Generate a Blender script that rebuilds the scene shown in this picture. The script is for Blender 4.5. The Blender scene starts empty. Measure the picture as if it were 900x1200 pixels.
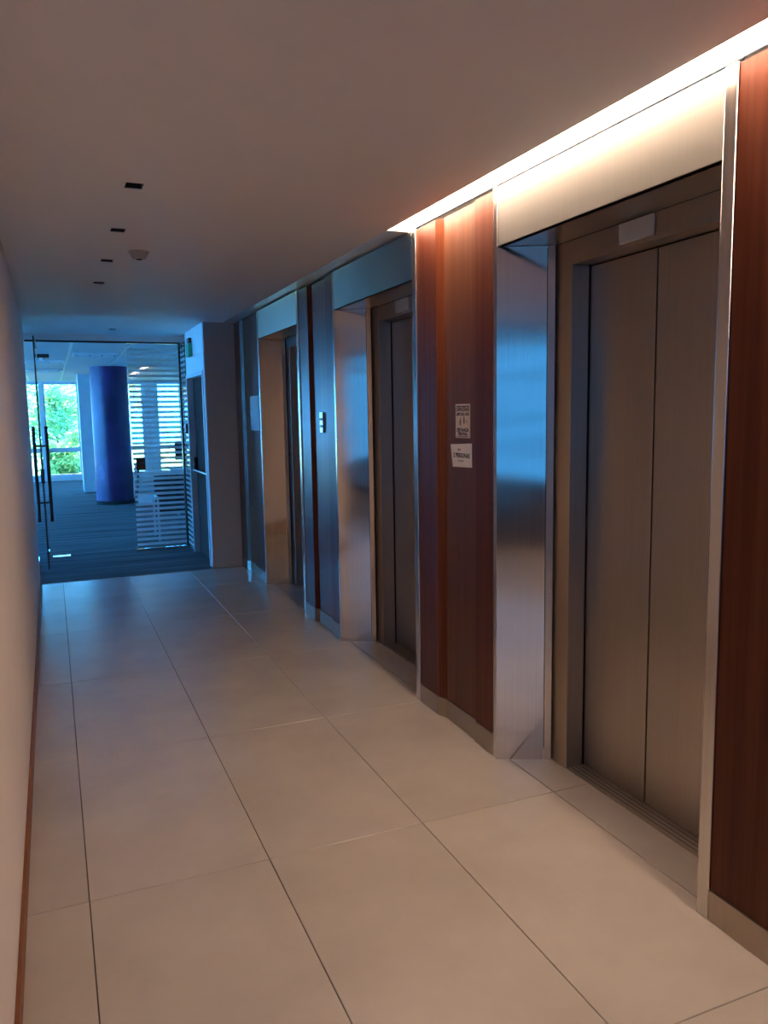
import bpy, bmesh, math, random
from mathutils import Vector, Matrix
random.seed(7)
SC = bpy.context.scene
COL = SC.collection

# ------------------------------------------------------------------ camera
def setup_camera():
    yaw, pit, rol, fpx = 0.3957, 0.1243, -0.0170, 926.7
    cy, sy, cp, sp = math.cos(yaw), math.sin(yaw), math.cos(pit), math.sin(pit)
    fw = Vector((sy*cp, cy*cp, -sp)); r = Vector((cy, -sy, 0)); u = r.cross(fw)
    c, s = math.cos(rol), math.sin(rol)
    r2 = c*r + s*u; u2 = -s*r + c*u
    cam = bpy.data.cameras.new('camera'); o = bpy.data.objects.new('camera', cam); COL.objects.link(o)
    m = Matrix((r2, u2, -fw)).transposed().to_4x4(); m.translation = Vector((0, 0, 1.56))
    o.matrix_world = m
    cam.sensor_fit = 'VERTICAL'; cam.sensor_height = 36.0; cam.lens = fpx/1200*36.0
    cam.clip_start = 0.05; cam.clip_end = 200
    SC.camera = o
setup_camera()

# ------------------------------------------------------------------ world, sun, exposure
SKY = (0.055, 0.37, 1.0); SKY_STRENGTH = 18.0
LED = (1.0, 0.73, 0.53); LED_STRENGTH = 20.0
w = bpy.data.worlds.new('world'); SC.world = w; w.use_nodes = True
bg = w.node_tree.nodes['Background']
bg.inputs[0].default_value = (*SKY, 1); bg.inputs[1].default_value = SKY_STRENGTH
sl = bpy.data.lights.new('sun', 'SUN'); sl.energy = 45.0; sl.color = (1.0, 0.95, 0.75); sl.angle = 0.01
so = bpy.data.objects.new('sun', sl); COL.objects.link(so); so.location = (2, 30, 20)
so.rotation_euler = Vector((0.2, -0.6, -0.8)).to_track_quat('-Z', 'Y').to_euler()
vs = SC.view_settings
vs.view_transform = 'Standard'; vs.look = 'None'; vs.gamma = 1.0; vs.exposure = 0.5; vs.use_curve_mapping = False
SC.cycles.max_bounces = 14; SC.cycles.diffuse_bounces = 8; SC.cycles.glossy_bounces = 6

# ------------------------------------------------------------------ mesh helpers
class MB:
    """collects shapes (world coordinates) for one mesh"""
    def __init__(s): s.v = []; s.f = []
    def box(s, x0, x1, y0, y1, z0, z1):
        return s.prism([(x0, y0), (x1, y0), (x1, y1), (x0, y1)], z0, z1)
    def prism(s, poly, z0, z1):
        n = len(poly); b = len(s.v)
        a = sum(poly[i][0]*poly[(i+1) % n][1]-poly[(i+1) % n][0]*poly[i][1] for i in range(n))
        if a < 0: poly = poly[::-1]
        s.v += [(x, y, z0) for x, y in poly]+[(x, y, z1) for x, y in poly]
        s.f.append(tuple(b+i for i in range(n))[::-1]); s.f.append(tuple(b+n+i for i in range(n)))
        for i in range(n):
            j = (i+1) % n; s.f.append((b+i, b+j, b+n+j, b+n+i))
        return s
    def raw(s, vs_, fs):
        b = len(s.v); s.v += [tuple(v) for v in vs_]; s.f += [tuple(b+i for i in f) for f in fs]; return s
    def obox(s, c, ax, ay, az, hx, hy, hz):
        c = Vector(c); ax = Vector(ax).normalized()*hx; ay = Vector(ay).normalized()*hy; az = Vector(az).normalized()*hz
        p = [c+i*ax+j*ay+k*az for k in (-1, 1) for i, j in ((-1, -1), (1, -1), (1, 1), (-1, 1))]
        return s.raw(p, [(3, 2, 1, 0), (4, 5, 6, 7), (0, 1, 5, 4), (1, 2, 6, 5), (2, 3, 7, 6), (3, 0, 4, 7)])
    def lathe(s, c, prof, n=32, axis=(0, 0, 1)):
        """prof: (radius, height along axis)"""
        ax = Vector(axis).normalized(); e = ax.orthogonal().normalized(); g = ax.cross(e); c = Vector(c)
        b = len(s.v)
        for r, h in prof:
            for i in range(n):
                t = 2*math.pi*i/n; s.v.append(tuple(c+ax*h+e*(r*math.cos(t))+g*(r*math.sin(t))))
        m = len(prof)
        for k in range(m-1):
            for i in range(n):
                j = (i+1) % n; s.f.append((b+k*n+i, b+k*n+j, b+(k+1)*n+j, b+(k+1)*n+i))
        s.f.append(tuple(b+i for i in range(n))[::-1]); s.f.append(tuple(b+(m-1)*n+i for i in range(n)))
        return s
    def tube(s, pts, r, n=10):
        pts = [Vector(p) for p in pts]; b = len(s.v); prev = None
        for i, p in enumerate(pts):
            t = (pts[min(i+1, len(pts)-1)]-pts[max(i-1, 0)]).normalized()
            e = t.orthogonal().normalized() if prev is None else (prev-t*prev.dot(t)).normalized()
            prev = e; g = t.cross(e)
            for k in range(n):
                a = 2*math.pi*k/n; s.v.append(tuple(p+e*(r*math.cos(a))+g*(r*math.sin(a))))
        for i in range(len(pts)-1):
            for k in range(n):
                j = (k+1) % n; s.f.append((b+i*n+k, b+i*n+j, b+(i+1)*n+j, b+(i+1)*n+k))
        s.f.append(tuple(b+i for i in range(n))[::-1]); s.f.append(tuple(b+(len(pts)-1)*n+i for i in range(n)))
        return s
    def build(s, name, mat, parent=None, bevel=0.0, seg=2, smooth=False, origin=None):
        me = bpy.data.meshes.new(name)
        org = wloc(parent) if parent else Vector(origin or (0, 0, 0))
        me.from_pydata([tuple(Vector(v)-org) for v in s.v], [], s.f); me.update()
        if bevel or smooth:
            bm = bmesh.new(); bm.from_mesh(me)
            bmesh.ops.recalc_face_normals(bm, faces=bm.faces)
            if bevel:
                ed = [e for e in bm.edges if len(e.link_faces) == 2 and e.calc_face_angle(0) > 0.3]
                bmesh.ops.bevel(bm, geom=ed, offset=bevel, segments=seg, profile=0.5, affect='EDGES', clamp_overlap=True)
            bm.to_mesh(me); bm.free()
            if smooth:
                for p in me.polygons: p.use_smooth = True
                me.set_sharp_from_angle(angle=0.6)
        me.materials.append(mat)
        o = bpy.data.objects.new(name, me); COL.objects.link(o)
        if parent: o.parent = parent
        else: o.location = org
        return o

def wloc(o):
    v = Vector(o.location)
    while o.parent: o = o.parent; v += Vector(o.location)
    return v
def tag(o, label=None, cat=None, group=None, kind=None):
    if label: o['label'] = label
    if cat: o['category'] = cat
    if group: o['group'] = group
    if kind: o['kind'] = kind
    return o
def thing(name, loc, label, cat, group=None):
    o = bpy.data.objects.new(name, None); COL.objects.link(o); o.location = loc
    o.empty_display_size = 0.05
    return tag(o, label, cat, group)
def struct(o): o['kind'] = 'structure'; return o
def text_mb(txt, size, origin, right, up, bold=0.0, align='CENTER'):
    cu = bpy.data.curves.new('t', 'FONT'); cu.body = txt; cu.size = size; cu.align_x = align; cu.offset = bold
    cu.resolution_u = 3
    o = bpy.data.objects.new('t', cu); COL.objects.link(o)
    dg = bpy.context.evaluated_depsgraph_get(); me = bpy.data.meshes.new_from_object(o.evaluated_get(dg))
    R, U, O = Vector(right), Vector(up), Vector(origin)
    vs_ = [O+R*v.co.x+U*v.co.y for v in me.vertices]; fs = [tuple(p.vertices) for p in me.polygons]
    bpy.data.objects.remove(o); bpy.data.curves.remove(cu); bpy.data.meshes.remove(me)
    return vs_, fs

# ------------------------------------------------------------------ materials
def new_mat(name):
    m = bpy.data.materials.new(name); m.use_nodes = True
    nt = m.node_tree; return m, nt, nt.nodes['Principled BSDF']
def node(nt, t, **kw):
    n = nt.nodes.new(t)
    for k, v in kw.items(): setattr(n, k, v)
    return n
def pos_scaled(nt, scale):
    g = node(nt, 'ShaderNodeNewGeometry'); mp = node(nt, 'ShaderNodeMapping')
    mp.inputs['Scale'].default_value = scale
    nt.links.new(g.outputs['Position'], mp.inputs['Vector']); return mp.outputs[0]
def noise(nt, vec, scale=1.0, detail=4, rough=0.55):
    n = node(nt, 'ShaderNodeTexNoise'); n.inputs['Scale'].default_value = scale
    n.inputs['Detail'].default_value = detail; n.inputs['Roughness'].default_value = rough
    nt.links.new(vec, n.inputs['Vector']); return n.outputs['Fac']
def ramp(nt, fac, stops):
    r = node(nt, 'ShaderNodeValToRGB'); e = r.color_ramp.elements
    while len(e) < len(stops): e.new(0.5)
    for i, (p, c) in enumerate(stops): e[i].position = p; e[i].color = (*c, 1)
    nt.links.new(fac, r.inputs[0]); return r.outputs[0]
def bump(nt, bs, h, strength, dist):
    b = node(nt, 'ShaderNodeBump'); b.inputs['Strength'].default_value = strength; b.inputs['Distance'].default_value = dist
    nt.links.new(h, b.inputs['Height']); nt.links.new(b.outputs[0], bs.inputs['Normal'])
def plain(name, col, rough=0.6, metal=0.0, var=0.06, spec=0.5, scale=6.0):
    m, nt, bs = new_mat(name)
    f = noise(nt, pos_scaled(nt, (scale, scale, scale)))
    c = ramp(nt, f, [(0.3, tuple(x*(1-var) for x in col)), (0.7, tuple(min(1, x*(1+var)) for x in col))])
    nt.links.new(c, bs.inputs['Base Color'])
    bs.inputs['Roughness'].default_value = rough; bs.inputs['Metallic'].default_value = metal
    bs.inputs['Specular IOR Level'].default_value = spec
    return m
def steel(name, col, rough, wav=0.0, aniso=0.0):
    m, nt, bs = new_mat(name)
    f = noise(nt, pos_scaled(nt, (260, 260, 1.2)), detail=3)
    c = ramp(nt, f, [(0.3, tuple(x*0.93 for x in col)), (0.7, tuple(x*1.05 for x in col))])
    nt.links.new(c, bs.inputs['Base Color']); bs.inputs['Metallic'].default_value = 1.0
    mr = node(nt, 'ShaderNodeMapRange'); mr.inputs[3].default_value = rough-0.03; mr.inputs[4].default_value = rough+0.04
    nt.links.new(f, mr.inputs[0]); nt.links.new(mr.outputs[0], bs.inputs['Roughness'])
    if aniso:
        bs.inputs['Anisotropic'].default_value = aniso
        cb = node(nt, 'ShaderNodeCombineXYZ'); cb.inputs[2].default_value = 1.0
        nt.links.new(cb.outputs[0], bs.inputs['Tangent'])
    if wav:
        g = noise(nt, pos_scaled(nt, (1.3, 1.3, 3.0)), detail=1)
        bump(nt, bs, g, 1.0, wav)
    return m
def wood(name, stops):
    m, nt, bs = new_mat(name)
    g = noise(nt, pos_scaled(nt, (30, 30, 0.8)), detail=6, rough=0.6)
    g2 = noise(nt, pos_scaled(nt, (7, 7, 0.25)), detail=3)
    mx = node(nt, 'ShaderNodeMath', operation='MULTIPLY_ADD'); mx.inputs[1].default_value = 0.55
    nt.links.new(g, mx.inputs[0])
    h = node(nt, 'ShaderNodeMath', operation='MULTIPLY'); h.inputs[1].default_value = 0.45; nt.links.new(g2, h.inputs[0])
    nt.links.new(h.outputs[0], mx.inputs[2])
    c = ramp(nt, mx.outputs[0], stops)
    nt.links.new(c, bs.inputs['Base Color']); bs.inputs['Roughness'].default_value = 0.24
    bs.inputs['Specular IOR Level'].default_value = 0.17
    bs.inputs['Roughness'].default_value = 0.30; bs.inputs['Anisotropic'].default_value = 0.6
    cb = node(nt, 'ShaderNodeCombineXYZ'); cb.inputs[2].default_value = 1.0
    nt.links.new(cb.outputs[0], bs.inputs['Tangent'])
    bump(nt, bs, g, 0.06, 0.002)
    return m
def glass_mat(name, tint=(0.93, 0.97, 0.97), rough=0.0):
    m = bpy.data.materials.new(name); m.use_nodes = True; nt = m.node_tree; nt.nodes.clear()
    out = node(nt, 'ShaderNodeOutputMaterial'); mix = node(nt, 'ShaderNodeMixShader')
    fr = node(nt, 'ShaderNodeFresnel'); fr.inputs[0].default_value = 1.45
    t = node(nt, 'ShaderNodeBsdfTransparent'); t.inputs[0].default_value = (*tint, 1)
    g = node(nt, 'ShaderNodeBsdfGlossy'); g.inputs['Roughness'].default_value = rough
    nt.links.new(fr.outputs[0], mix.inputs[0]); nt.links.new(t.outputs[0], mix.inputs[1]); nt.links.new(g.outputs[0], mix.inputs[2])
    nt.links.new(mix.outputs[0], out.inputs[0]); return m
def film_mat():
    m = bpy.data.materials.new('frosted_film'); m.use_nodes = True; nt = m.node_tree; nt.nodes.clear()
    out = node(nt, 'ShaderNodeOutputMaterial'); a = node(nt, 'ShaderNodeMixShader'); b = node(nt, 'ShaderNodeMixShader')
    d = node(nt, 'ShaderNodeBsdfDiffuse'); d.inputs[0].default_value = (0.8, 0.82, 0.82, 1)
    tl = node(nt, 'ShaderNodeBsdfTranslucent'); tl.inputs[0].default_value = (0.8, 0.82, 0.82, 1)
    tr = node(nt, 'ShaderNodeBsdfTransparent')
    a.inputs[0].default_value = 0.7; b.inputs[0].default_value = 0.15
    nt.links.new(d.outputs[0], a.inputs[1]); nt.links.new(tl.outputs[0], a.inputs[2])
    nt.links.new(a.outputs[0], b.inputs[1]); nt.links.new(tr.outputs[0], b.inputs[2]); nt.links.new(b.outputs[0], out.inputs[0])
    return m
def led_mat():
    m, nt, bs = new_mat('lit_diffuser')
    bs.inputs['Base Color'].default_value = (0.8, 0.8, 0.8, 1); bs.inputs['Roughness'].default_value = 0.2
    bs.inputs['Emission Color'].default_value = (*LED, 1); bs.inputs['Emission Strength'].default_value = LED_STRENGTH
    return m
def leaf_mat(name, c0, c1):
    m = bpy.data.materials.new(name); m.use_nodes = True; nt = m.node_tree; nt.nodes.clear()
    out = node(nt, 'ShaderNodeOutputMaterial'); a = node(nt, 'ShaderNodeMixShader'); a.inputs[0].default_value = 0.5
    d = node(nt, 'ShaderNodeBsdfDiffuse'); t = node(nt, 'ShaderNodeBsdfTranslucent')
    f = noise(nt, pos_scaled(nt, (2.2, 2.2, 2.2)), detail=5)
    c = ramp(nt, f, [(0.35, c0), (0.65, c1)])
    nt.links.new(c, d.inputs[0]); nt.links.new(c, t.inputs[0])
    nt.links.new(d.outputs[0], a.inputs[1]); nt.links.new(t.outputs[0], a.inputs[2]); nt.links.new(a.outputs[0], out.inputs[0])
    return m
def floor_tile_mat():
    m, nt, bs = new_mat('floor_tile')
    f = noise(nt, pos_scaled(nt, (2.5, 2.5, 2.5)), detail=6)
    c = ramp(nt, f, [(0.3, (0.47, 0.415, 0.355)), (0.7, (0.55, 0.49, 0.42))])
    nt.links.new(c, bs.inputs['Base Color'])
    oi = node(nt, 'ShaderNodeObjectInfo')
    hs = node(nt, 'ShaderNodeHueSaturation'); mr = node(nt, 'ShaderNodeMapRange'); mr.inputs[3].default_value = 0.96; mr.inputs[4].default_value = 1.04
    nt.links.new(oi.outputs['Random'], mr.inputs[0]); nt.links.new(mr.outputs[0], hs.inputs['Value'])
    nt.links.new(c, hs.inputs['Color']); nt.links.new(hs.outputs[0], bs.inputs['Base Color'])
    bs.inputs['Roughness'].default_value = 0.26; bs.inputs['Specular IOR Level'].default_value = 1.0
    return m
def carpet_mat():
    m, nt, bs = new_mat('carpet')
    f = noise(nt, pos_scaled(nt, (0.6, 9, 1)), detail=5)
    g = noise(nt, pos_scaled(nt, (160, 160, 160)), detail=2)
    nt.links.new(ramp(nt, f, [(0.36, (0.075, 0.08, 0.085)), (0.62, (0.15, 0.16, 0.17))]), bs.inputs['Base Color'])
    bs.inputs['Roughness'].default_value = 0.95; bs.inputs['Specular IOR Level'].default_value = 0.1
    bump(nt, bs, g, 0.5, 0.004); return m
def column_mat():
    m, nt, bs = new_mat('printed_column_wrap')
    f = noise(nt, pos_scaled(nt, (1.4, 1.4, 1.1)), detail=5, rough=0.5)
    nt.links.new(ramp(nt, f, [(0.42, (0.028, 0.006, 0.06)), (0.56, (0.06, 0.02, 0.12)), (0.72, (0.22, 0.12, 0.34))]), bs.inputs['Base Color'])
    bs.inputs['Roughness'].default_value = 0.35; return m

M = dict(
    wall=plain('wall_paint', (0.78, 0.72, 0.70), 0.75, var=0.02, scale=2),
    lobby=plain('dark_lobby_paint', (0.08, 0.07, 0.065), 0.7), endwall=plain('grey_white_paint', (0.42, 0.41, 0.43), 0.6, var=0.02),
    white=plain('white_paint', (0.82, 0.82, 0.82), 0.5, var=0.02, scale=2),
    ceil=plain('ceiling_paint', (0.84, 0.79, 0.77), 0.55, var=0.02, scale=1.5),
    tile=floor_tile_mat(), grout=plain('grout', (0.10, 0.07, 0.05), 0.9),
    steel=steel('brushed_steel', (0.275, 0.265, 0.25), 0.42, aniso=0.85),
    door=steel('door_steel', (0.47, 0.41, 0.355), 0.33),
    plate=steel('polished_plate_steel', (0.68, 0.61, 0.53), 0.11, wav=0.006),
    trim=steel('trim_steel', (0.66, 0.62, 0.58), 0.22),
    sill=steel('sill_steel', (0.52, 0.46, 0.40), 0.45),
    kick=steel('kick_steel', (0.42, 0.35, 0.29), 0.36),
    black=plain('black_plastic', (0.012, 0.012, 0.013), 0.5),
    dark=plain('dark_gap', (0.02, 0.018, 0.016), 0.9),
    wood=wood('red_wood_veneer', [(0.28, (0.062, 0.014, 0.007)), (0.5, (0.125, 0.033, 0.015)), (0.72, (0.19, 0.060, 0.028))]),
    wood2=wood('brown_wood_veneer', [(0.28, (0.10, 0.036, 0.018)), (0.5, (0.165, 0.062, 0.031)), (0.72, (0.24, 0.100, 0.052))]), brown=plain('brown_skirting', (0.24, 0.085, 0.03), 0.5, var=0.15, scale=12),
    led=led_mat(), acrylic=plain('unlit_diffuser', (0.75, 0.72, 0.68), 0.08, var=0.01, spec=0.6),
    glass=glass_mat('clear_glass'), film=film_mat(), tint=glass_mat('tinted_glass', (0.26, 0.255, 0.25)),
    alu=plain('white_aluminium', (0.62, 0.64, 0.66), 0.4), carpet=carpet_mat(), col=column_mat(),
    paper=plain('paper', (0.84, 0.77, 0.70), 0.8, var=0.05, scale=30), ink=plain('ink', (0.03, 0.022, 0.018), 0.8),
    paper2=plain('yellowed_paper', (0.74, 0.60, 0.44), 0.7, var=0.08, scale=30),
    bluepaper=plain('pale_paper', (0.6, 0.62, 0.62), 0.6, var=0.03),
    plastic=plain('white_plastic', (0.42, 0.39, 0.36), 0.45, var=0.02),
    display=plain('grey_display', (0.55, 0.54, 0.52), 0.35, var=0.02),
    darkdoor=plain('dark_grey_door', (0.075, 0.034, 0.028), 0.9, spec=0.2), green=plain('green_sign', (0.03, 0.42, 0.22), 0.4),
    ctile=plain('ceiling_tile', (0.62, 0.63, 0.64), 0.8, var=0.02), grid=plain('ceiling_grid_metal', (0.8, 0.8, 0.8), 0.4),
    bronze=plain('dark_handle', (0.03, 0.022, 0.022), 0.35), chrome=steel('chrome', (0.8, 0.8, 0.8), 0.15),
    leaf=leaf_mat('leaf', (0.10, 0.24, 0.08), (0.26, 0.46, 0.18)), leaf2=leaf_mat('leaf_pale', (0.36, 0.34, 0.12), (0.70, 0.50, 0.26)),
    bark=plain('bark', (0.10, 0.07, 0.05), 0.9), grass=plain('grass', (0.10, 0.18, 0.06), 0.9, var=0.4),
    fabric=plain('dark_fabric', (0.03, 0.03, 0.05), 0.9), pink=plain('pink_edge', (0.55, 0.30, 0.32), 0.6),
)

XR, XL, ZC = 1.763, -0.175, 2.49          # wall face, left wall face, ceiling
YEND, YG, XS = 8.10, 9.62, 1.463          # end of tiled corridor, glass partition, vestibule side wall
YB, XB = -2.75, -3.4                      # lobby behind the camera
YW, XWL, XWR = 21.5, -6.5, 4.5            # office window wall and sides

# ------------------------------------------------------------------ floor
fl = struct(MB().box(XB-0.2, 2.6, YB-0.2, 8.055, -0.12, -0.006).build('floor', M['grout']))
cols = [-0.175-0.0, 0.0208, 0.6201, 1.2194, 1.8187, 2.02]
k = 0.0208
while cols[0] > XB: k -= 0.5993; cols.insert(0, max(k, XB)) if k < -0.175 else None
cols = sorted(set([c for c in cols if c != -0.175]))
ys = [2.5893+1.1687*j for j in range(-5, 5)]
ys = [YB]+[y for y in ys if YB+0.05 < y < 8.0]+[8.05]
G = 0.0016
for j in range(len(ys)-1):
    for i in range(len(cols)-1):
        x0, x1, y0, y1 = cols[i], cols[i+1], ys[j], ys[j+1]
        if y0 > 1.3 and x1 < 0.1: x0 = XL; 
        if y0 > 1.3 and x1 <= XL: continue
        if x0 >= x1: continue
        b = MB().box(x0+G, x1-G, y0+G, y1-G, -0.006, 0.0)
        b.build('floor_tile', M['tile'], fl, bevel=0.0012, seg=1)
struct(MB().box(-0.25, 1.9, 8.056, 8.072, -0.05, 0.002).build('trim_1', M['kick']))
struct(MB().box(XWL, XWR, 8.074, YW, -0.12, 0.003).build('floor_carpet', M['carpet']))

# ------------------------------------------------------------------ corridor shell
struct(MB().box(XL-0.15, XL, 1.62, 8.06, 0, ZC+0.10).build('wall_left', M['wall']))
struct(MB().box(XL+0.0005, XL+0.011, 1.62, 8.06, 0, 0.085).build('baseboard_left', M['brown'], bevel=0.002))
holes = [(0.34, 0.41, y-0.045, y+0.045) for y in (3.462, 4.285, 5.115, 5.955)]+[(0.64, 0.71, 8.94, 9.03)]
def slab(rect, holes, z0, z1):
    xs = sorted({rect[0], rect[1], *[h[0] for h in holes], *[h[1] for h in holes]})
    yy = sorted({rect[2], rect[3], *[h[2] for h in holes], *[h[3] for h in holes]})
    b = MB()
    for i in range(len(xs)-1):
        for j in range(len(yy)-1):
            cx, cy = (xs[i]+xs[i+1])/2, (yy[j]+yy[j+1])/2
            if any(h[0] < cx < h[1] and h[2] < cy < h[3] for h in holes): continue
            b.box(xs[i], xs[i+1], yy[j], yy[j+1], z0, z1)
    return b
XSLOT = 1.660
struct(slab((XL, XSLOT, YB-0.2, YG-0.02), holes, ZC, ZC+0.06).build('ceiling', M['ceil']))
struct(MB().box(XB-0.2, XL, YB-0.2, 1.62, ZC, ZC+0.06).build('ceiling_lobby', M['ceil']))
struct(MB().box(XSLOT, 2.6, YB-0.2, YG+0.1, ZC+0.08, ZC+0.14).build('ceiling_cove_top', M['white']))
struct(MB().box(XB-0.2, 2.7, YB-0.3, YG+0.1, ZC+0.145, ZC+0.25).build('sky_blocker_slab', M['white']))  # unseen slab added above the ceilings to block the sky
struct(MB().box(XL-0.21, XL, 8.06, YG-0.019, ZC, ZC+0.12).build('ceiling_strip', M['ceil']))  # piece added over the side glass to stop sky light leaking in
struct(MB().box(1.47, 2.6, YEND, YG, ZC, ZC+0.06).build('ceiling_side', M['ceil']))

# wall behind the cladding: solid between the elevator shafts
E = [(1.748, 2.954), (3.798, 5.020), (5.885, 7.075)]
wr = MB()
edges = [YB-0.2]+[v for a, b_ in E for v in (a-0.03, b_+0.03)]+[YEND-0.001]
for i in range(0, len(edges), 2): wr.box(1.80, 2.55, edges[i], edges[i+1], 0, 2.50)
wr.box(2.20, 2.55, edges[0], edges[-1], 0, 2.50)
struct(wr.build('wall_right', M['dark']))
# white return wall at the end of the elevators, side wall of the vestibule
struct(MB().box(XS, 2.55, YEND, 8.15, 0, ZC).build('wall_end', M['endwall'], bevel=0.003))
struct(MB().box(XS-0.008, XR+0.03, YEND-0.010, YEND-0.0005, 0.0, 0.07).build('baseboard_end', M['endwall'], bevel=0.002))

# ------------------------------------------------------------------ strip light in the ceiling slot
def strip_light(y0, y1, lit, label):
    t = thing('strip_light', (1.735, (y0+y1)/2, ZC+0.01), label, 'light')
    if lit:
        pr = [(XSLOT+0.002, ZC+0.056), (1.776, ZC+0.004), (1.780, ZC+0.010), (XSLOT+0.002, ZC+0.063)]
        v = [(x, y, z) for y in (y0, y1) for x, z in pr]
        MB().raw(v, [(3, 2, 1, 0), (4, 5, 6, 7)]+[(a, (a+1) % 4, (a+1) % 4+4, a+4) for a in range(4)]).build('diffuser', M['led'], t)
        hp = [(XSLOT+0.002, ZC+0.0635), (1.7805, ZC+0.0105), (1.795, ZC+0.0105), (1.795, ZC+0.075), (XSLOT+0.002, ZC+0.075)]
        v = [(x, y, z) for y in (y0, y1) for x, z in hp]
        MB().raw(v, [(4, 3, 2, 1, 0), (5, 6, 7, 8, 9)]+[(a, (a+1) % 5, (a+1) % 5+5, a+5) for a in range(5)]).build('housing', M['white'], t)
        return
    MB().box(XSLOT+0.002, 1.795, y0, y1, ZC+0.001, ZC+0.030).build('diffuser', M['acrylic'], t)
    MB().box(XSLOT+0.002, 1.795, y0, y1, ZC+0.0305, ZC+0.07).build('housing', M['white'], t)
strip_light(YB, 3.86, True, 'glowing warm white strip light along the ceiling edge above the nearest elevator')
strip_light(3.866, YEND-0.01, False, 'switched-off glossy diffuser strip in the ceiling above the two farther elevators')

# ------------------------------------------------------------------ wood cladding
def wood_panel(y0, y1, label, splits=(0.28, 0.345, 0.765)):
    """boards from far (y1) to near (y0): proud, splayed edge, recessed, proud"""
    t = thing('wood_wall_panel', (1.79, (y0+y1)/2, 0), label, 'wall panel')
    W = y1-y0; a, b, c = (y1-W*s for s in splits)
    xp, xr, xq, xb = XR+0.008, XR+0.030, XR+0.016, XR+0.0365
    z0, z1 = 0.1, 2.478
    profs = [[(xp, y1), (xp, a+0.0008), (xb, a+0.0008), (xb, y1)],
             [(xp, a), (xr, b+0.0005), (xb, b+0.0005), (xb, a)],
             [(xr, b), (xr, c+0.0008), (xb, c+0.0008), (xb, b)],
             [(xq, c), (xq, y0), (xb, y0), (xb, c)]]
    for i, p in enumerate(profs):
        MB().prism(p, z0, z1).build('board' if i != 1 else 'board_edge', M['wood2' if i == 2 else 'wood'], t)
    for i, p in enumerate(profs):
        q = [(x-0.007 if x < xb else x, y) for x, y in p]
        MB().prism(q, 0.001, z0-0.001).build('kick_plate', M['kick'], t)
    return t
TW = 0.046                                  # width of the steel edge trims
wood_panel(E[0][1]+0.031, E[1][0]-TW, 'red-brown glossy wood panel carrying two paper notices, between the nearest and middle elevators')
wood_panel(E[1][1]+0.031, E[2][0]-TW, 'dark glossy wood panel with a call plate between the middle and farthest elevators')
wood_panel(E[2][1]+0.031, YEND-0.012, 'dark glossy wood panel beside the white wall at the far end', (0.25, 0.30, 0.55))
wood_panel(0.60, E[0][0]-TW, 'red-brown wood panel at the right edge, nearest to the camera', (0.5, 0.55, 0.8))
for y0, y1 in ((-1.2, 0.598), (YB, -1.202)):
    wood_panel(y0, y1, 'wood panel further back along the elevator wall', (0.5, 0.55, 0.8))['group'] = 'wood panels behind the camera'

# ------------------------------------------------------------------ elevators
def elevator(y0, y1, label):
    t = thing('elevator', (2.0, (y0+y1)/2, 0), label, 'elevator')
    yc = (y0+y1)/2; hd = 0.392; ZH = 2.240; ZD = 2.145
    xf, xd = 1.990, 2.080
    X1, D1 = 1.953, 0.090                   # splayed plate runs from the wall face to here
    # steel edge trims on both sides
    MB().box(XR, XR+0.036, y0-TW+0.0015, y0, 0.001, 2.482).build('edge_trim', M['trim'], t, bevel=0.003)
    MB().box(XR, XR+0.036, y1, y1+0.0295, 0.001, 2.482).build('edge_trim', M['trim'], t, bevel=0.003)
    # header panel and its soffit
    h = MB().box(XR+0.002, XR+0.03, y0+0.001, y1-0.001, ZH, 2.480).build('header_panel', M['steel'], t, bevel=0.002)
    MB().box(XR+0.031, xf, y0+0.001, y1-0.001, ZH+0.001, ZH+0.02).build('soffit', M['door'], t)
    for sgn, ye in ((1, y1), (-1, y0)):
        f = lambda x, d: (x, ye-sgn*d)
        MB().prism([f(XR+0.0005, 0.0005), f(X1, D1), f(X1+0.01, D1-0.015), f(XR+0.04, -0.02)], 0.001, ZH-0.001).build('splayed_jamb', M['plate'], t)
        # narrow return strip between plate and door frame
        MB().prism([f(X1+0.002, D1+0.002), f(xf-0.012, D1+0.022), f(xf, D1+0.004), f(X1+0.012, D1-0.012)], 0.001, ZH-0.001).build('return_strip', M['trim'], t)
        yj = yc+sgn*hd
        yf = ye-sgn*(D1+0.006)
        MB().box(xf, xd-0.006, min(yj, yf), max(yj, yf), 0.001, ZH-0.001).build('frame_post', M['door'], t, bevel=0.0015)
        MB().box(xd-0.004, xd+0.04, min(yj-sgn*0.003, yf), max(yj-sgn*0.003, yf), 0.001, ZH).build('jamb_seal', M['black'], t)
    MB().box(xf, xd+0.03, yc-hd+0.0005, yc+hd-0.0005, ZD, ZH-0.001).build('transom', M['door'], t, bevel=0.0015)
    ind = MB().box(xf-0.012, xf-0.0005, yc+0.005-0.09, yc+0.005+0.09, ZD+0.016, ZD+0.09).build('floor_indicator', M['display'], t, bevel=0.003)
    MB().box(xf-0.0128, xf-0.0121, yc+0.005-0.082, yc+0.005+0.082, ZD+0.024, ZD+0.082).build('display_face', M['display'], ind)
    for a, b_ in ((yc-hd+0.003, yc-0.004), (yc+0.004, yc+hd-0.003)):
        MB().box(xd, xd+0.03, a, b_, 0.008, ZD-0.004).build('door_leaf', M['door'], t, bevel=0.002)
    sl_ = MB().box(xf+0.002, xd+0.06, yc-hd+0.001, yc+hd-0.001, 0.0005, 0.005).build('door_sill', M['sill'], t)
    for gx in (2.012, 2.034, 2.056):
        MB().box(gx, gx+0.0025, yc-hd+0.004, yc+hd-0.004, 0.0051, 0.0058).build('sill_groove', M['black'], sl_)
    MB().box(xd+0.05, xd+0.06, y0, y1, 0.006, ZH).build('shaft_back', M['dark'], t)
    return t
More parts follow.
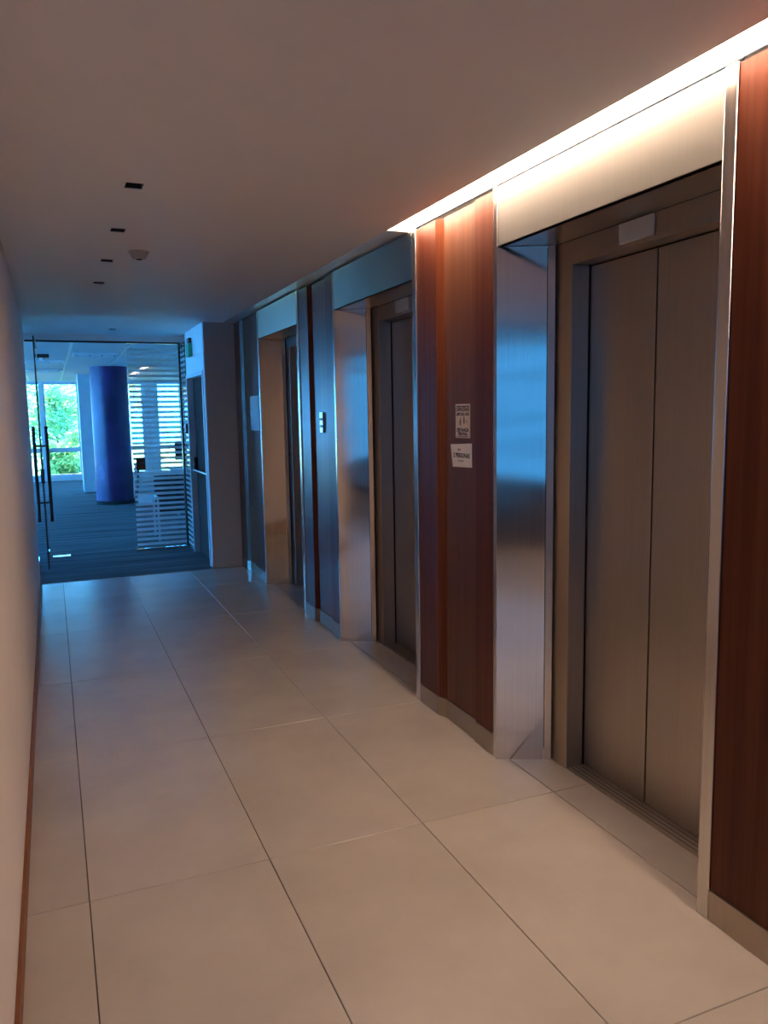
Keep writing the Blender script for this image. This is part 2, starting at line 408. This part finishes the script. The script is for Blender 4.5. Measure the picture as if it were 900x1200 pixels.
elevator(*E[0], 'nearest brushed steel elevator with two closed door leaves below a bright lit header')
elevator(*E[1], 'middle brushed steel elevator, its header dark blue, closed doors half hidden')
elevator(*E[2], 'farthest brushed steel elevator with a bright blue header, doors mostly hidden')

# ------------------------------------------------------------------ notices and call plate
NX = XR+0.030
RIGHT, UP = (0, -1, 0), (0, 0, 1)
n1 = thing('notice', (NX, 3.309, 1.438), 'tall yellowed printed notice with two figures, above a white paper on the wood panel', 'notice')
MB().box(NX-0.0016, NX-0.0004, 3.238, 3.380, 1.438, 1.597).build('sheet', M['paper2'], n1)
def print_on(parent, name, x, y, z, txt, size, bold, mat='ink'):
    v, f = text_mb(txt, size, (x, y, z), RIGHT, UP, bold)
    MB().raw(v, f).build(name, M[mat], parent)
xs_ = NX-0.0021
MB().box(xs_-0.0001, xs_+0.0003, 3.246, 3.372, 1.583, 1.588).build('printed_bar', M['ink'], n1)
print_on(n1, 'lettering', xs_, 3.309, 1.564, 'CAPACIDAD', 0.0235, 0.0012)
print_on(n1, 'lettering', xs_, 3.309, 1.543, 'LIMITADA USO', 0.0190, 0.0010)
print_on(n1, 'lettering', xs_, 3.309, 1.468, 'DISTANCIA', 0.0225, 0.0012)
print_on(n1, 'lettering', xs_, 3.309, 1.451, 'PERSONAL', 0.0190, 0.0010)
MB().box(xs_-0.0001, xs_+0.0003, 3.262, 3.366, 1.443, 1.446).build('printed_bar', M['ink'], n1)
for yy, zz, s in ((3.333, 1.512, 1.0), (3.295, 1.520, 1.0), (3.272, 1.513, 0.45)):
    b = MB(); b.lathe((xs_-0.0001, yy, zz+0.015*s), [(0.0042*s, 0), (0.0042*s, 0.0004)], 12, (1, 0, 0))
    b.raw([(xs_, yy+dy*s, zz+dz*s) for dy, dz in ((-0.006, 0.009), (0.006, 0.009), (0.004, -0.016), (-0.004, -0.016))], [(0, 1, 2, 3)])
    b.build('printed_figure', M['ink'], n1)
b = MB().raw([(xs_, 3.335, 1.486), (xs_, 3.285, 1.486), (xs_, 3.285, 1.481), (xs_, 3.335, 1.481)], [(0, 1, 2, 3)])
b.build('printed_arrow', M['paper'], n1)
# curled white lower corner
b = MB().raw([(xs_-0.0002, 3.2385, 1.4385), (xs_-0.0002, 3.256, 1.4385), (xs_-0.003, 3.2385, 1.466)], [(0, 1, 2), (2, 1, 0)])
b.build('curled_corner', M['bluepaper'], n1)
n2 = thing('notice', (NX, 3.318, 1.298), 'small white crooked paper reading 2 PERSONAS below the tall notice', 'notice')
c, s = math.cos(0.035), math.sin(0.035)
quad = [(3.434, 1.405), (3.222, 1.414), (3.221, 1.302), (3.411, 1.297)]
MB().raw([(NX-0.0016, y, z) for y, z in quad]+[(NX-0.0006, y, z) for y, z in quad], [(0, 1, 2, 3), (7, 6, 5, 4), (0, 4, 5, 1), (1, 5, 6, 2), (2, 6, 7, 3), (3, 7, 4, 0)]).build('sheet', M['paper'], n2)
print_on(n2, 'lettering', xs_, 3.345, 1.377, 'MAX', 0.014, 0.0004)
print_on(n2, 'lettering', xs_, 3.322, 1.345, '2 PERSONAS', 0.0290, 0.0013)
print_on(n2, 'lettering', xs_, 3.330, 1.325, 'POR VIAJE', 0.0110, 0.0003)
# paper on the far panel
n3 = thing('notice', (XR, 7.40, 1.42), 'large pale paper sheet on the farthest wood panel', 'notice')
yb3 = 7.39
MB().box(XR+0.0135, XR+0.0152, 7.19, 7.53, 1.42, 1.74).build('sheet', M['bluepaper'], n3)
for i in range(6):
    MB().box(XR+0.0128, XR+0.0133, 7.24, 7.48, 1.68-i*0.035, 1.688-i*0.035).build('printed_line', M['display'], n3)
# call plate
cp_ = thing('call_button_plate', (XR+0.02, 5.40, 1.43), 'bright steel elevator call plate on the wood panel between the farther elevators', 'call plate')
MB().box(XR+0.016, XR+0.0295, 5.36, 5.42, 1.43, 1.575).build('plate', M['trim'], cp_, bevel=0.002)
for z in (1.475, 1.525):
    MB().lathe((XR+0.0155, 5.39, z), [(0.011, 0), (0.011, -0.004), (0.008, -0.006)], 16, (1, 0, 0)).build('button', M['trim'], cp_, smooth=True)

# ------------------------------------------------------------------ ceiling fittings
pl = ['closest', 'second', 'third', 'fourth']
for i, h in enumerate(holes):
    lab = f'black square recessed downlight in the corridor ceiling, {pl[i]} to the camera' if i < 4 else 'black recessed downlight in the ceiling in front of the glass partition'
    t = thing('recessed_downlight', ((h[0]+h[1])/2, (h[2]+h[3])/2, ZC), lab, 'downlight', 'recessed downlights')
    e = 0.0005; x0, x1, y0, y1 = h[0]+e, h[1]-e, h[2]+e, h[3]-e
    b = MB().box(x0, x1, y0, y1, ZC+0.055, ZC+0.07)
    b.box(x0, x0+0.002, y0, y1, ZC+0.001, ZC+0.055).box(x1-0.002, x1, y0, y1, ZC+0.001, ZC+0.055)
    b.box(x0+0.002, x1-0.002, y0, y0+0.002, ZC+0.001, ZC+0.055).box(x0+0.002, x1-0.002, y1-0.002, y1, ZC+0.001, ZC+0.055)
    b.build('baffle', M['black'], t)
    fr = MB()
    g = 0.005
    fr.box(h[0]-g, h[1]+g, h[2]-g, h[2], ZC-0.002, ZC-0.0002).box(h[0]-g, h[1]+g, h[3], h[3]+g, ZC-0.002, ZC-0.0002)
    fr.box(h[0]-g, h[0], h[2], h[3], ZC-0.002, ZC-0.0002).box(h[1], h[1]+g, h[2], h[3], ZC-0.002, ZC-0.0002)
    fr.build('trim_frame', M['ceil'], t)
sd = thing('smoke_detector', (0.525, 4.79, ZC-0.045), 'round white smoke detector on the corridor ceiling beside the downlights', 'smoke detector')
MB().lathe((0.525, 4.79, ZC-0.0005), [(0.056, 0), (0.056, -0.010), (0.052, -0.014)], 32).build('base', M['plastic'], sd, smooth=True)
MB().lathe((0.525, 4.79, ZC-0.0145), [(0.046, 0), (0.045, -0.012), (0.036, -0.024), (0.018, -0.028)], 32).build('head', M['plastic'], sd, smooth=True)
MB().lathe((0.525, 4.79, ZC-0.0426), [(0.017, 0), (0.015, -0.003)], 20).build('sensor', M['dark'], sd)

# ------------------------------------------------------------------ lobby behind the camera
wb = MB()
wx = [(-3.2, -0.92), (-0.88, 1.55)]
WZ = (0.72, 2.38)
xx = [XB-0.2, -3.2, -0.92, -0.88, 1.55, 2.6]
for i in range(0, 6, 2): wb.box(xx[i], xx[i+1], YB-0.2, YB, 0, ZC)
wb.box(XB-0.2, 2.6, YB-0.2, YB, -0.0, WZ[0]).box(XB-0.2, 2.6, YB-0.2, YB, WZ[1], ZC)
struct(wb.build('wall_back', M['lobby']))
for i, (a, b_) in enumerate(wx):
    o = struct(MB().box(a+0.001, b_-0.001, YB-0.12, YB-0.11, WZ[0]+0.001, WZ[1]-0.001).build(f'window_{i+1}', M['tint']))
    for z in (1.15, 1.52, 1.90):
        MB().box(a+0.002, b_-0.002, YB-0.105, YB-0.04, z-0.032, z+0.032).build('transom_bar', M['black'], o)
struct(MB().box(XB-0.2, XB, YB, 1.62, 0, ZC).build('wall_lobby_left', M['wall']))
struct(MB().box(XB-0.2, XL-0.10, 1.62, 2.0, 0, ZC+0.1).build('wall_lobby_front', M['wall']))

# ------------------------------------------------------------------ vestibule: side wall with the exit door
YD0, YD1, ZDT = 8.19, 9.23, 2.02
vw = MB().box(XS, XS+0.10, 8.151, YD0, 0, ZC).box(XS, XS+0.10, YD0, YD1, ZDT, ZC)
vw.box(XS, XS+0.10, YD1, YD1+0.02, 0, ZC).box(XS+0.5, XS+0.6, 8.16, YG, 0, ZC)
struct(vw.build('wall_side', M['white']))
ed = thing('exit_door', (XS+0.08, (YD0+YD1)/2, 0), 'dark grey exit door with a push bar in the white side wall', 'door')
MB().box(XS+0.060, XS+0.100, YD0+0.042, YD1-0.042, 0.006, ZDT-0.042).build('leaf', M['darkdoor'], ed, bevel=0.002)
for a, b_ in ((YD0+0.001, YD0+0.04), (YD1-0.04, YD1-0.001)):
    MB().box(XS-0.012, XS+0.098, a, b_, 0.004, ZDT-0.001).build('frame_jamb', M['alu'], ed, bevel=0.002)
MB().box(XS-0.012, XS+0.098, YD0+0.0405, YD1-0.0405, ZDT-0.04, ZDT-0.001).build('frame_head', M['alu'], ed, bevel=0.002)
pb = MB().tube([(XS+0.012, YD0+0.07, 0.96), (XS+0.012, YD1-0.09, 0.96)], 0.014).build('push_bar', M['chrome'], ed, smooth=True)
for y in (YD0+0.09, YD1-0.12):
    MB().box(XS+0.013, XS+0.0595, y-0.03, y+0.03, 0.93, 1.10).build('bar_bracket', M['black'], pb, bevel=0.006)
sg = thing('exit_sign', (XS-0.03, 8.85, 2.18), 'small green exit sign above the grey exit door', 'sign')
MB().box(XS-0.045, XS-0.004, 8.76, 8.94, 2.20, 2.34).build('sign_box', M['green'], sg, bevel=0.006)
MB().box(XS-0.035, XS-0.004, 8.78, 8.92, 2.342, 2.40).build('bracket', M['bronze'], sg, bevel=0.004)
rd = thing('access_reader', (XS-0.03, 9.30, 1.37), 'small white and black access reader between the exit door and the striped glass', 'reader')
MB().box(XS-0.032, XS-0.002, 9.245, 9.30, 1.37, 1.48).build('reader_body', M['black'], rd, bevel=0.004)
MB().box(XS-0.036, XS-0.0325, 9.252, 9.293, 1.38, 1.47).build('reader_face', M['alu'], rd)

# ------------------------------------------------------------------ glass partition, striped glass, glass door
ZG = 2.40
gp = thing('glass_partition', (1.17, YG, 0), 'clear glass partition with horizontal frosted stripes at the corridor end', 'glass partition')
p1 = MB().box(0.86, XS-0.03, YG-0.005, YG+0.005, 0.02, ZG).build('glass_pane', M['glass'], gp)
p2 = MB().box(XS-0.006, XS+0.004, 9.26, YG-0.032, 0.02, ZG).build('glass_pane', M['glass'], gp)
m1 = MB().box(0.865, XS-0.034, YG-0.0070, YG-0.0056, 0, 0.030).build('frosted_stripe', M['film'], p1, origin=(0, 0, 0))
m2 = MB().box(XS-0.0085, XS-0.0068, 9.262, YG-0.036, 0, 0.030).build('frosted_stripe', M['film'], p2)
for src, par in ((m1, p1), (m2, p2)):
    src.location.z = 0.055
    for i in range(1, 39):
        q = src.copy(); COL.objects.link(q); q.parent = par; q.location.z = 0.055+0.0595*i
MB().box(XS-0.029, XS-0.004, YG-0.031, YG+0.012, 0.004, ZG).build('corner_post', M['bronze'], gp, bevel=0.002)
MB().box(0.855, XS-0.03, YG-0.012, YG+0.012, 0.004, 0.0195).build('bottom_channel', M['bronze'], gp)
lk = MB().box(0.90, 1.0, YG-0.030, YG-0.0075, 0.95, 1.09).build('lock_box', M['darkdoor'], gp, bevel=0.003)
struct(MB().box(XL-0.2, XS+0.45, YG-0.018, YG+0.06, ZG+0.022, ZC+0.02).build('trim_2', M['ceil']))
struct(MB().box(XL-0.2, XS, YG-0.014, YG+0.014, ZG+0.001, ZG+0.0215).build('trim_3', M['bronze']))
# glass side towards the office on the left
gs = thing('glass_side_screen', (XL-0.04, 8.85, 0), 'clear glass side screen left of the open glass door', 'glass partition')
MB().box(XL-0.045, XL-0.035, 8.07, YG-0.02, 0.02, ZG).build('glass_pane', M['glass'], gs)
MB().box(XL-0.055, XL-0.025, 8.07, YG-0.02, 0.004, 0.0195).build('bottom_channel', M['chrome'], gs)
MB().box(XL-0.055, XL-0.025, 8.07, YG-0.02, ZG+0.001, ZC-0.001).build('top_channel', M['alu'], gs)
# open door leaf, seen edge on
XD = -0.100
gd = thing('glass_door', (XD, YG-0.1, 0), 'frameless glass door standing open, seen edge on, with long dark pull bars', 'door')
MB().box(XD-0.006, XD+0.006, 8.80, YG-0.03, 0.012, ZG-0.01).build('glass_leaf', M['glass'], gd)
MB().box(XD-0.007, XD+0.007, 8.792, 8.7995, 0.012, ZG-0.01).build('edge_seal', M['bronze'], gd)
for z0, z1 in ((0.006, 0.10), (ZG-0.09, ZG-0.002)):
    MB().box(XD-0.016, XD+0.016, YG-0.20, YG-0.031, z0, z1).build('patch_fitting', M['chrome'], gd, bevel=0.002)
for sx in (-1, 1):
    hb = MB().tube([(XD+sx*0.060, 8.86, 0.50), (XD+sx*0.060, 8.86, 1.485)], 0.018, 12).build('pull_bar', M['bronze'], gd, smooth=True)
    for z in (0.70, 1.285):
        MB().tube([(XD+sx*0.0065, 8.86, z), (XD+sx*0.043, 8.86, z)], 0.010, 10).build('standoff', M['bronze'], hb, smooth=True)
MB().box(XD-0.018, XD+0.018, 8.786, 8.90, 0.905, 1.05).build('lock_case', M['bronze'], gd, bevel=0.003)
fc = MB().box(-0.06, 0.127, YG-0.05, YG+0.05, 0.0032, 0.010).build('floor_closer_plate', M['chrome'], bevel=0.002)
tag(fc, 'bright steel door closer plate set in the carpet at the glass door', 'floor plate')

# ------------------------------------------------------------------ office beyond the glass
ZO = 2.47
struct(MB().box(XWL-0.2, XL-0.05, 7.90, 8.06, 0, 2.9).build('wall_office_front', M['white']))
struct(MB().box(XS+0.45, XWR+0.2, YG+0.001, YG+0.15, 0, 2.9).build('wall_office_right_front', M['white']))
lw = MB().box(XWL-0.2, XWL, 8.06, YW+0.3, 0, 0.13).box(XWL-0.2, XWL, 8.06, YW+0.3, 2.44, 2.9)
EXTRA_WIN = [(8.3+1.62*i, 8.3+1.62*i+1.46) for i in range(8)]  # unseen side windows, added to brighten the office
lw.box(XWL-0.2, XWL, 8.06, 8.3, 0.13, 2.44)
for i, (a, b_) in enumerate(EXTRA_WIN): lw.box(XWL-0.2, XWL, b_, EXTRA_WIN[i+1][0] if i < 7 else YW+0.3, 0.13, 2.44)
struct(lw.build('wall_office_left', M['white']))
for i, (a, b_) in enumerate(EXTRA_WIN):
    o = struct(MB().box(XWL-0.106, XWL-0.10, a+0.001, b_-0.001, 0.131, 2.439).build(f'window_{i+30}', M['glass']))  # added window, lets in extra daylight
    MB().box(XWL-0.099, XWL-0.065, a+0.002, b_-0.002, 0.72, 0.83).build('transom_bar', M['alu'], o)
struct(MB().box(XWR, XWR+0.2, YG+0.15, YW+0.3, 0, 2.9).build('wall_office_right', M['white']))
oc = struct(MB().box(XWL, XWR, YG+0.061, YW+0.3, ZO+0.012, ZO+0.08).box(XWL, XL-0.2, 8.06, YG+0.06, ZO+0.012, ZO+0.08).build('ceiling_office', M['grid']))
PX, PY = 0.71, 0.74
src = None
nx0 = math.ceil((XWL-0.31)/PX); nx1 = math.floor((XWR-0.31)/PX)
for i in range(nx0, nx1):
    for j in range(0, 16):
        x, y = 0.31+i*PX, YG+0.07+j*PY
        if y+PY > YW: continue
        if src is None:
            src = MB().box(0.022, PX-0.022, 0.008, PY-0.008, ZO, ZO+0.0115).build('ceiling_tile', M['ctile'], oc); q = src
        else:
            q = src.copy(); COL.objects.link(q); q.parent = oc
        q.location = (x, y, 0)
# window wall: piers, sill, lintel; each window is a frame with panes
ww = MB(); piers = []
WN = []
x = 0.69
ww.box(XWL, XWR, YW, YW+0.3, 0, 0.13).box(XWL, XWR, YW, YW+0.3, 2.44, 2.9)
n = 0
lefts = [0.69-0.93*i for i in range(0, 8)]
for xr in lefts: WN.append((xr-0.80, xr))
WN += [(0.85, 1.55), (1.72, 2.26), (2.62, 3.22), (3.45, 4.2)]
WN.sort()
prev = XWL
for a, b_ in WN:
    if a > prev: ww.box(prev, a, YW, YW+0.3, 0.13, 2.44)
    prev = b_
ww.box(prev, XWR, YW, YW+0.3, 0.13, 2.44)
struct(ww.build('wall_far', M['white']))
for i, (a, b_) in enumerate(WN):
    o = struct(MB().box(a+0.03, b_-0.03, YW+0.10, YW+0.106, 0.16, 2.41).build(f'window_{i+4}', M['glass']))
    fr = MB().box(a, a+0.03, YW+0.07, YW+0.13, 0.13, 2.44).box(b_-0.03, b_, YW+0.07, YW+0.13, 0.13, 2.44)
    fr.box(a+0.03, b_-0.03, YW+0.07, YW+0.13, 0.13, 0.16).box(a+0.03, b_-0.03, YW+0.07, YW+0.13, 2.41, 2.44)
    fr.build('window_frame', M['alu'], o)
    MB().box(a+0.03, b_-0.03, YW+0.065, YW+0.099, 0.72, 0.83).build('transom_bar', M['alu'], o)
# pillar and printed column
pil = struct(MB().box(0.585, 0.835, 17.8, 18.3, 0.004, ZO-0.001).build('pillar', M['alu'], bevel=0.005))
cl = thing('round_column', (1.03, 15.25, 0), 'round column wrapped in a dark navy print, standing on the office carpet', 'column')
MB().lathe((1.03, 15.25, 0.0), [(0.325, 0.071), (0.325, ZO-0.002)], 64).build('shaft', M['col'], cl, smooth=True)
MB().lathe((1.03, 15.25, 0.0), [(0.335, 0.0035), (0.335, 0.07)], 64).build('base_ring', M['dark'], cl, smooth=True)
# leaning board beside the column
lb = thing('leaning_board', (1.46, 15.4, 0), 'dark framed board leaning beside the navy column', 'board')
MB().obox((1.43, 15.42, 0.36), (0.97, 0, -0.22), (0, 1, 0), (0.1, 0, 1), 0.012, 0.26, 0.32).build('panel', M['fabric'], lb)
MB().obox((1.412, 15.42, 0.36), (0.97, 0, -0.22), (0, 1, 0), (0.1, 0, 1), 0.005, 0.27, 0.335).build('face', M['pink'], lb)
pc = thing('low_plinth', (1.62, 15.3, 0), 'low white plinth on the carpet behind the striped glass', 'plinth')
MB().box(1.40, 1.95, 15.0, 15.12, 0.0035, 0.14).build('plinth_body', M['white'], pc, bevel=0.008)
MB().box(1.38, 1.97, 14.98, 15.14, 0.141, 0.16).build('plinth_top', M['alu'], pc, bevel=0.004)
# visitor chair behind the striped glass
ch = thing('visitor_chair', (1.42, 10.45, 0), 'dark chair with white tubular arms behind the striped glass', 'chair')
cx, cy = 1.42, 10.45
for sx in (-1, 1):
    x = cx+sx*0.23
    MB().tube([(x, cy-0.24, 0.01), (x, cy-0.24, 0.50), (x, cy-0.20, 0.56), (x, cy+0.16, 0.56), (x, cy+0.22, 0.50), (x, cy+0.24, 0.01)], 0.014).build('arm_frame', M['alu'], ch, smooth=True)
MB().box(cx-0.21, cx+0.21, cy-0.22, cy+0.2, 0.34, 0.41).build('seat', M['fabric'], ch, bevel=0.02)
MB().obox((cx, cy+0.24, 0.60), (1, 0, 0), (0, 1, -0.15), (0, 0.15, 1), 0.21, 0.025, 0.20).build('backrest', M['fabric'], ch, bevel=0.015)
for sx in (-1, 1):
    MB().tube([(cx+sx*0.225, cy+0.02, 0.33), (cx-sx*0.0, cy+0.02, 0.33)], 0.011).build('cross_bar', M['alu'], ch, smooth=True)
# desk further in
dk = thing('office_desk', (2.1, 13.2, 0), 'pale office desk with a dark monitor side behind the striped glass', 'desk')
MB().box(1.75, 2.9, 12.8, 13.5, 0.71, 0.74).build('desk_top', M['alu'], dk, bevel=0.004)
for x in (1.79, 2.83):
    for y in (12.84, 13.43): MB().box(x, x+0.04, y, y+0.04, 0.0035, 0.709).build('leg', M['alu'], dk)
mo = thing('monitor', (2.05, 13.2, 0.741), 'dark monitor standing on the office desk', 'monitor')
MB().box(1.85, 2.30, 13.2, 13.23, 0.86, 1.16).build('screen', M['fabric'], mo, bevel=0.004)
MB().box(2.05, 2.10, 13.21, 13.24, 0.752, 0.859).build('stand', M['black'], mo)
MB().box(1.98, 2.17, 13.14, 13.30, 0.741, 0.751).build('foot', M['black'], mo)
# ceiling luminaires and camera
for i, (x0, x1, y0, y1, lab) in enumerate([(0.36, 0.98, 11.95, 12.35, 'recessed louvred ceiling light in front of the navy column'),
                                        (-0.36, 0.28, 16.0, 16.35, 'recessed louvred ceiling light near the office windows'),
                                        (-0.36, 0.28, 13.6, 13.95, 'recessed louvred ceiling light above the open glass door')]):
    t = thing('office_ceiling_light', ((x0+x1)/2, (y0+y1)/2, ZO-0.02), lab, 'light', 'office ceiling lights')
    MB().box(x0+0.03, x1-0.03, y0+0.03, y1-0.03, ZO-0.012, ZO-0.001).build('reflector', M['alu'], t)
    fr = MB().box(x0, x1, y0, y0+0.029, ZO-0.03, ZO-0.001).box(x0, x1, y1-0.029, y1, ZO-0.03, ZO-0.001)
    fr.box(x0, x0+0.029, y0+0.029, y1-0.029, ZO-0.03, ZO-0.001).box(x1-0.029, x1, y0+0.029, y1-0.029, ZO-0.03, ZO-0.001)
    fr.build('frame', M['grid'], t)
    for k_ in range(4):
        xx_ = x0+0.06+(x1-x0-0.12)*k_/3
        MB().box(xx_-0.006, xx_+0.006, y0+0.03, y1-0.03, ZO-0.028, ZO-0.0125).build('louvre', M['chrome'], t)
dc = thing('dome_camera', (-0.03, 12.4, ZO-0.07), 'dark ceiling dome camera with a white dome beyond the glass door', 'camera')
MB().box(-0.11, 0.05, 12.30, 12.50, ZO-0.05, ZO-0.001).build('housing', M['bronze'], dc, bevel=0.006)
MB().lathe((-0.03, 12.4, ZO-0.0505), [(0.05, 0), (0.045, -0.02), (0.03, -0.035), (0.012, -0.042)], 24).build('dome', M['grid'], dc, smooth=True)

# ------------------------------------------------------------------ garden outside the windows
struct(MB().box(-30, 30, YW+0.31, 60, -0.5, -0.30).build('ground_outside', M['grass']))
def tree(x, y, h, r, mat, label, nleaf, seed, zc=0.62, sq=1.0, size=0.10):
    rnd = random.Random(seed)
    t = thing('garden_tree', (x, y, -0.3), label, 'tree', 'trees outside the windows')
    MB().tube([(x, y, -0.3), (x+0.05, y, h*0.3), (x, y+0.05, h*0.7)], 0.045, 8).build('trunk', M['bark'], t, smooth=True)
    clumps = [(x+rnd.gauss(0, r*0.45), y+rnd.gauss(0, r*0.35), h*zc+rnd.gauss(0, r*0.5*sq), rnd.uniform(0.35, 0.7)*r*0.75) for _ in range(26)]
    V, Fc = [], []
    for i in range(nleaf):
        c = clumps[rnd.randrange(len(clumps))]
        d = Vector((rnd.gauss(0, 1), rnd.gauss(0, 1), rnd.gauss(0, 1))).normalized()*(c[3]*rnd.random()**0.4)
        p = Vector(c[:3])+d
        if p.z < -0.25: p.z = -0.25+rnd.random()*0.2
        if p.y < YW+0.5: p.y = YW+0.5+rnd.random()*0.3
        a = Vector((rnd.gauss(0, 1), rnd.gauss(0, 1), rnd.gauss(0, 0.6))).normalized(); b_ = a.orthogonal().normalized()
        l = size*rnd.uniform(0.6, 1.3); wd = l*0.4
        k0 = len(V); V += [p-a*l, p+b_*wd, p+a*l, p-b_*wd]; Fc.append((k0, k0+1, k0+2, k0+3))
    tag(MB().raw(V, Fc).build('foliage', mat, t), kind='stuff')
tree(0.15, 26.9, 4.2, 1.3, M['leaf'], 'dense green tree seen through the window beside the glass door', 3000, 1, zc=0.42)
tree(-1.6, 29.5, 5.2, 1.5, M['leaf2'], 'pale yellow-green tree seen left of the window mullion', 2200, 2, zc=0.45)
tree(2.4, 30.5, 5.6, 1.5, M['leaf2'], 'pale tree rising farther behind the dense green one', 2200, 3, zc=0.5)
tree(0.2, 24.0, 1.2, 0.75, M['leaf'], 'low leafy shrub at the foot of the window', 3500, 4, zc=0.25, sq=0.7, size=0.09)
tree(-5.2, 26.5, 4.6, 1.4, M['leaf'], 'green tree outside the left office windows', 3500, 5)
